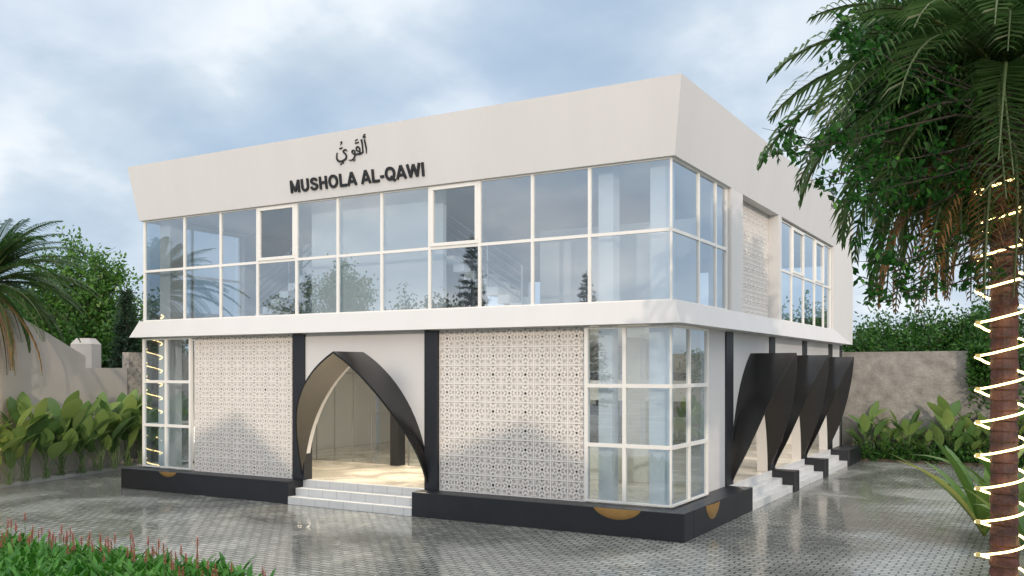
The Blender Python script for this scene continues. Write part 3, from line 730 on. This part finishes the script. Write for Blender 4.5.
for (x, y, s_, lab) in ((-17.5, -33, .8, 'shorter spruce beside the tall one, mirrored in the middle panes'), (-9.5, -31, .85, 'spruce mirrored in the right hand upper panes'), (-3.5, -36, .75, 'spruce mirrored close to the glass corner'), (10.6, -25.0+.1, .86, 'spruce between two neighbour houses')):
    copy_tree(cbig, (x, y if x < 10 else -24.0, 0), x, s_, lab)
copy_tree(tA, (-29, -24, 0), 1, 1.1, 'airy tree mirrored in the far left panes'); copy_tree(tB, (-21, -22, 0), 3, 1.0, 'dense tree mirrored in the left panes')

# palms
LWD = [.013]
def frond(seed, elev, length, droop, lmax=.55, npair=34, hang=.35):
    rnd = random.Random(seed); st = MB(); lf = MB(); pts = []; p = Vector((0, 0, 0)); a = elev; n = 12
    for i in range(n+1):
        pts.append(p.copy()); p = p+Vector((math.cos(a), 0, math.sin(a)))*(length/n); a -= droop/n*(1+.6*i/n)
        a = max(a, -R(88))
    st.tube(pts, [.03*(1-i/(n+1))+.004 for i in range(n+1)], 5, cap=False)
    for i in range(npair):
        t = .12+.88*i/npair; q = t*n; j = min(int(q), n-1); c = pts[j].lerp(pts[j+1], q-j); d = (pts[j+1]-pts[j]).normalized()
        ln = lmax*math.sin(math.pi*(.12+.86*t))**.7*rnd.uniform(.85, 1.1)
        for s_ in (-1, 1):
            side = Vector((0, s_, 0)); dir_ = (d*.75+side*.85+Vector((0, 0, .15))).normalized()
            e1 = c+dir_*ln*.5; e2 = e1+(dir_+Vector((0, 0, -hang*2*rnd.uniform(.6, 1.4)))).normalized()*ln*.5
            wv = dir_.cross(Vector((0, 0, 1))).normalized()*.5
            wv = (wv+Vector((0, 0, .25*s_))).normalized()*LWD[0]
            b = len(lf.v); lf.v += [tuple(c-wv*.5), tuple(c+wv*.5), tuple(e1+wv), tuple(e1-wv), tuple(e2)]
            lf.f += [(b, b+1, b+2, b+3), (b+3, b+2, b+4)]; lf.m += [0, 0]
    return st, lf
def frond_obj(name, seed, elev, length, droop, mt, parent, **k_):
    st, lf = frond(seed, elev, length, droop, **k_)
    off = len(lf.v); lf.v += st.v; lf.f += [tuple(i+off for i in f) for f in st.f]; lf.m += [1]*len(st.f)
    return lf.build(name, [mt, M['rachis']], parent)
def ringed_trunk(h, r, seed, lean=(0, 0)):
    rnd = random.Random(seed); m = MB(); pts = []; rad = []; n = int(h/.11)
    for i in range(n):
        z0 = i*h/n; c = Vector((lean[0]*z0/h, lean[1]*z0/h, z0)); k_ = 1+.12*math.exp(-z0*1.5)+rnd.uniform(-.03, .03)
        pts += [c, c+Vector((0, 0, h/n*.85))]; rad += [r*k_*1.07, r*k_*.95]
    m.tube(pts, rad, 14); return m
def rope_light(base, h0, h1, r, pitch, label, lean=(0, 0), hh=1.0, thick=.017, ph=0):
    e = empty('rope_light', (base.x, base.y, 0), label=label, cat='rope light', group=None)
    m = MB(); pts = []; n = int((h1-h0)/pitch*28)
    for i in range(n+1):
        t = i/28*2*math.pi+ph; z = h0+(h1-h0)*i/n
        rr = r*(1+.42*max(0, math.cos(t-R(210)))**14)
        pts.append((lean[0]*z/hh+math.cos(t)*rr, lean[1]*z/hh+math.sin(t)*rr, z))
    m.tube(pts, thick, 6); m.build('tube', M['rope'], e)
    c = MB()
    for i in range(0, n, 28):
        p_ = Vector(pts[min(len(pts)-1, i+int(((R(210)-ph) % 6.2832)/6.2832*28+.5))]); c.box(p_-Vector((.025, .025, .02)), p_+Vector((.025, .025, .02)))
    c.build('clip', M['hook'], e)
# left palm
lp = Vector((-16.88, -2.48, 0))
P1 = empty('palm_tree', lp, label='feather palm at the left edge with a brown trunk and arching green crown', cat='palm')
ringed_trunk(4.75, .17, 4).build('trunk', M['palmbark'], P1)
rnd = random.Random(11)
def crown(parent, zc, spec, dry, length, lmax, npair=34, dk=1.0, lm='palm'):
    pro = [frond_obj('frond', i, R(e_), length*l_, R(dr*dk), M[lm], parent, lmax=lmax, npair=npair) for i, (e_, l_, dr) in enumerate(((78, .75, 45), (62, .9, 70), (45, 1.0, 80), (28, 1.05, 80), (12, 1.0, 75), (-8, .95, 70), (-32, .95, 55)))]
    for o in pro: o.location = (0, 0, zc)
    counts = spec
    for o, c in zip(pro, counts):
        o.rotation_euler = (0, 0, rnd.uniform(0, 6.28))
        for i in range(c-1):
            q = o.copy(); COL.objects.link(q); q.rotation_euler = (rnd.uniform(-.1, .1), rnd.uniform(-.12, .12), 2*math.pi*i/c+rnd.uniform(-.3, .3)); q.scale = (rnd.uniform(.85, 1.1),)*3; q.location = (0, 0, zc+rnd.uniform(-.12, .08))
    for i in range(dry):
        a = frond_obj('dry_frond', 50+i, R(-38-14*i), length*(1.0-.15*i), R(42), M['palmdry'], parent, lmax=lmax*.6, npair=34, hang=1.2) if i < 2 else pro_d[i % 2].copy()
        if i < 2:
            if i == 0: pro_d = []
            pro_d.append(a)
        else: COL.objects.link(a)
        a.location = (0, 0, zc-.1); a.rotation_euler = (0, 0, 2*math.pi*i/dry+rnd.uniform(-.2, .2))
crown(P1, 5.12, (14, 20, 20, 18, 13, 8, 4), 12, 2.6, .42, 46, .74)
rope_light(lp, .2, 4.6, .24, .40, 'lit rope light spiralling up the left palm trunk', thick=.018)
# right palm
LWD[0] = .017
rp = Vector((5.41, -4.44, 0))
P2 = empty('palm_tree', rp, label='tall palm at the right edge with a thin red brown trunk and hanging dry fronds', cat='palm')
ringed_trunk(6.1, .135, 5).build('trunk', M['palmbark'], P2)
rnd = random.Random(23)
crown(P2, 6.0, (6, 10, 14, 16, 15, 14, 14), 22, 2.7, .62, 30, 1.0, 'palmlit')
rope_light(rp, .1, 5.0, .212, .354, 'lit rope light spiralling round the right palm trunk', thick=.0125, ph=.4)

bb = MB(); bb.tube([(0, 0, 5.7), (0, 0, 5.95), (0, 0, 6.3), (0, 0, 6.6)], [.14, .24, .2, .03], 10); bb.build('crown_heart', M['palmbark'], P2, smooth=True)
# broadleaf tree overhanging from the right
rnd = random.Random(31)
tb = at(1150, 370, 9.5); tb.z = 0
OT = empty('overhanging_tree', tb, label='dark broadleaf tree reaching in over the yard from the upper right', cat='tree')
W_, Lf = MB(), MB()
fork = Vector((0, 0, 3.8)); W_.tube([(0, 0, 0), (.05, 0, 2), fork, fork+Vector((-.4, 0, 2.8))], [.22, .19, .17, .07], 10)
tips = [(822, 8), (830, 28), (850, 45), (762, 128), (775, 152), (772, 150), (812, 186), (803, 182), (838, 205), (848, 240), (858, 288), (853, 262), (868, 300), (900, 292), (872, 215), (880, 120), (850, 168)]
branches = []
for (x, y) in tips: branches.append((x, y, rnd.uniform(8.6, 9.6), 1))
for i in range(290):
    x = 832+200*rnd.random()**.75+8; y = -20+250*rnd.random()**.9
    if y > 200 and x > 960: y -= 60
    if y > 135 and rnd.random() < .72: y -= 125
    branches.append((x, y, rnd.uniform(9.9, 12.8), 0))
for (x, y, d, thin) in branches:
    e2 = at(x, y, d)-tb
    st = fork+Vector((-.1, 0, rnd.uniform(-.5, 2.4)))
    md = st.lerp(e2, .55)+Vector((0, 0, .25))+rv(rnd, .1); m2 = md.lerp(e2, .6)+rv(rnd, .05)
    W_.tube([st, st.lerp(md, .5)+rv(rnd, .12), md, md.lerp(m2, .5)+rv(rnd, .05), m2, e2], [.035, .022, .014, .009, .006, .002], 5, cap=False)
    for k_ in range(16 if thin else 24):
        t = rnd.uniform(.0, 1.0); b_ = md.lerp(m2, t*2) if t < .5 else m2.lerp(e2, t*2-1)
        q = b_+rv(rnd, .10 if thin else .19); W_.tube([b_, q], [.005, .002], 3, cap=False)
        for j in range(8 if thin else 12):
            c = b_.lerp(q, rnd.uniform(.1, 1.15))+rv(rnd, .02); add_leaf(Lf, c, rv(rnd)+Vector((-.2, 0, -.5)), rv(rnd), rnd.uniform(.06, .115)*(1 if thin else 1.2), rnd.uniform(.035, .058)*(1 if thin else 1.2))
W_.build('trunk', M['bark'], OT); Lf.build('crown', M['fore'], OT)

# broad leaved plants
def blade(m, base, d, ln, wd, droop, rnd, fold=.25, n=6):
    d = d.normalized(); side = d.cross(Vector((0, 0, 1)))
    if side.length < .05: side = Vector((1, 0, 0))
    side.normalize(); p = base.copy(); L_, C_, R_ = [], [], []
    for i in range(n+1):
        t = i/n; w_ = wd*.5*math.sin(math.pi*min(1, (t*.92+.06)))**.8; up = side.cross(d).normalized()
        C_.append(p.copy()); L_.append(p-side*w_+up*w_*fold); R_.append(p+side*w_+up*w_*fold)
        p = p+d*ln/n; d = (d+Vector((0, 0, -droop/n))).normalized()
    b = len(m.v); m.v += [tuple(q) for q in L_+C_+R_]; k_ = n+1
    for i in range(n):
        m.f += [(b+i, b+k_+i, b+k_+i+1, b+i+1), (b+k_+i, b+2*k_+i, b+2*k_+i+1, b+k_+i+1)]; m.m += [0, 0]
def broad_plant(seed, h, nl, ll, lw):
    rnd = random.Random(seed); st = MB(); lf = MB()
    for i in range(nl):
        th = rnd.uniform(0, 6.28); hh = h*rnd.uniform(.25, 1); rr = rnd.uniform(.1, .35)*h*.6
        e2 = Vector((math.cos(th)*rr, math.sin(th)*rr, hh*.72)); st.tube([(rnd.uniform(-.12, .12), rnd.uniform(-.12, .12), 0), e2*.5+Vector((0, 0, hh*.1)), e2], [.011, .009, .007], 5, cap=False)
        d = Vector((math.cos(th)*.5, math.sin(th)*.5, rnd.uniform(.4, 1.5)))
        blade(lf, e2, d, ll*rnd.uniform(.7, 1.15), lw*rnd.uniform(.75, 1.15), rnd.uniform(.1, 1.1), rnd, .12)
    return st, lf
def plant(name, label, parts, lm, loc, rz=0, group=None, cat='plant'):
    t = empty(name, loc, rz, label=label, cat=cat, group=group); parts[0].build('stems', M['stem'], t); parts[1].build('leaves', M[lm], t, smooth=True); return t
pv = [plant('broad_leaf_plant', 'x', broad_plant(60+i, 2.2, 14, .90, .46), 'broad', (0, 0, 0), group='broad leaved plants along the walls') for i in range(3)]
spots = []
for i in range(13):
    t = i/12; y = -3.2+t*7.6; x = -17.45-.27*(y+1.66)+.45
    spots.append((x+rnd.uniform(-.1, .15), y, rnd.uniform(.82, 1.06)))
labL = ['at the left frame edge beside the palm trunk', 'with a yellowing leaf, first right of the palm', 'with tall pale leaves below the wall peak', 'leaning left under the wall slope', 'below the middle of the wall slope', 'with one upright dark leaf below the gate pillar',
        'just right of the upright leaf below the gate pillar', 'below the flat part of the beige wall', 'with a long pointed leaf below the flat wall top', 'near the right end of the beige wall', 'where the beige wall meets the pebbledash', 'in front of the pebbledash wall', 'in the corner closest to the glass bay on the left']
used = set()
def putp(i, loc, rz, sc, lab):
    v = i % 3
    if v not in used:
        used.add(v); o = pv[v]; o.location = loc; o.rotation_euler = (0, 0, rz); o.scale = (sc,)*3; o['label'] = lab
    else: copy_tree(pv[v], loc, rz, sc, lab)
for i, ((x, y, s_), l) in enumerate(zip(spots, labL)): putp(i, (x, y, .1), rnd.uniform(0, 6.28), s_, 'big leaved plant '+l)
labR = ['closest to the hall plinth by the rear wall', 'second from the hall by the rear wall', 'third from the hall by the rear wall', 'in the middle of the rear wall', 'with a tall round leaf right of the rear wall middle', 'left of the yellow bladed plant by the rear wall', 'behind the yellow bladed plant', 'behind the lit palm trunk by the rear wall', 'right of the lit palm trunk by the rear wall']
for i, l in enumerate(labR):
    px = 858+i*17; p_ = at(px, 461, 29.8); x = .6+i*.62
    putp(i+1, (x, 16.75, .05), rnd.uniform(0, 6.28), (.86, .62, .78, .58, .92, .7, .9, .85, .9)[i], 'big leaved plant '+l)
# low ground cover against the rear wall
gc = MB(); rg = random.Random(9)
for i in range(5200):
    x = rg.uniform(.3, 9); y = rg.uniform(16.3, 17.1); z = rg.uniform(.02, .85)*rg.uniform(.3, 1)
    add_leaf(gc, Vector((x, y, z)), rv(rg)+Vector((0, 0, .6)), rv(rg), rg.uniform(.08, .2), .06)
tag(gc.build('ground_cover', M['tree2']), 'low tangled green ground cover at the foot of the rear wall', 'ground cover', kind='stuff')
# climber hanging over the rear wall near the palm
cl = MB()
for i in range(2600):
    x = 3.6+abs(rg.gauss(0, .9)); z = 3.7-abs(rg.gauss(0, .75)); add_leaf(cl, Vector((x, 17.2-rg.uniform(0, .35), z)), rv(rg), rv(rg), rg.uniform(.1, .22), .08)
tag(cl.build('climbing_shrub', M['tree2']), 'leafy climber spilling over the rear wall left of the lit palm', 'shrub')
# yellow green bladed plants by the right palm
def spear_plant(seed, n, ln):
    rnd_ = random.Random(seed); m = MB()
    for i in range(n):
        th = 6.28*i/n+rnd_.uniform(-.3, .3); d = Vector((math.cos(th)*.75, math.sin(th)*.75, rnd_.uniform(.8, 1.9)))
        blade(m, Vector((0, 0, .1)), d, ln*rnd_.uniform(.65, 1.1), .2, rnd_.uniform(.6, 1.5), rnd_, .35, 9)
    return m
for i, (px, d, lab) in enumerate(((984, 16.0, 'plant of long yellow green blades left of the lit palm trunk'), (1012, 16.5, 'plant of long yellow green blades behind the lit palm trunk'), (1034, 13.5, 'plant of long green blades cut by the right edge of the frame'))):
    e = empty('agave_plant', ground(px, d), i*1.3, label=lab, cat='plant'); spear_plant(80+i, 15, 2.15 if i < 2 else 1.7).build('leaves', M['spear'], e, smooth=True)

# flower bed plants
FG = 'red flowering plants in the foreground bed'
protos = []
for v in range(4):
    r_ = random.Random(100+v); t = empty('flowering_plant', (0, 0, 0), label='small plant with glossy green blades and red flower spikes in the front left bed', cat='plant', group=FG)
    m = MB()
    for i in range(26):
        th = r_.uniform(0, 6.28); d = Vector((math.cos(th)*.5, math.sin(th)*.5, r_.uniform(.7, 1.6)))
        blade(m, Vector((r_.uniform(-.1, .1), r_.uniform(-.1, .1), r_.uniform(0, .16))), d, r_.uniform(.2, .36), .055, r_.uniform(.5, 1.8), r_, .3, 4)
    m.build('leaves', M['bed'], t, smooth=True)
    for q in range((2, 1, 2, 0)[v]):
        f = MB(); x, y = r_.uniform(-.12, .12), r_.uniform(-.12, .12); h = r_.uniform(.48, .62)
        f.tube([(x, y, .1), (x, y, h)], .004, 4, m=1)
        for i in range(26):
            z = h-.10+.12*i/26; th = i*2.4; d = Vector((math.cos(th), math.sin(th), .9)); add_leaf(f, Vector((x, y, z)), d, Vector((0, 0, 1)), .034*(1.15-i/30)*(.7+.5*r_.random()), .016)
        f.build('flower_spike', [M['flower'], M['stem']], t)
    protos.append(t)
r_ = random.Random(77); cnt = 0; first = set()
y = -7.25
row = 0
while y > -9.5:
    x = -9.2+(.08 if row % 2 else 0)
    while x < -2.45-.02*row:
        yy = y+.12*math.sin(x*1.1)+r_.uniform(-.05, .05); xx = x+r_.uniform(-.06, .06)
        v = r_.choice((0, 1, 2, 3, 3)) if row < 5 else 3
        sc = r_.uniform(.95, 1.28)*(1 if xx < -3.2 else .85)
        dd = (Vector((xx, yy, 0))-CAM); dep = dd.dot(FW); ppx = 512+923*dd.dot(RT)/dep; ppy = 370.5+923*(2.97-.5)/dep
        if ppx > -25 and ppy < 590 and cnt < 285:
            if v not in first: first.add(v); o = protos[v]; o.location = (xx, yy, .03); o.rotation_euler = (0, 0, r_.uniform(0, 6.28)); o.scale = (sc,)*3
            else: copy_tree(protos[v], (xx, yy, .03), r_.uniform(0, 6.28), sc)
            cnt += 1
        x += .20
    y -= .17; row += 1
print('flower plants', cnt)
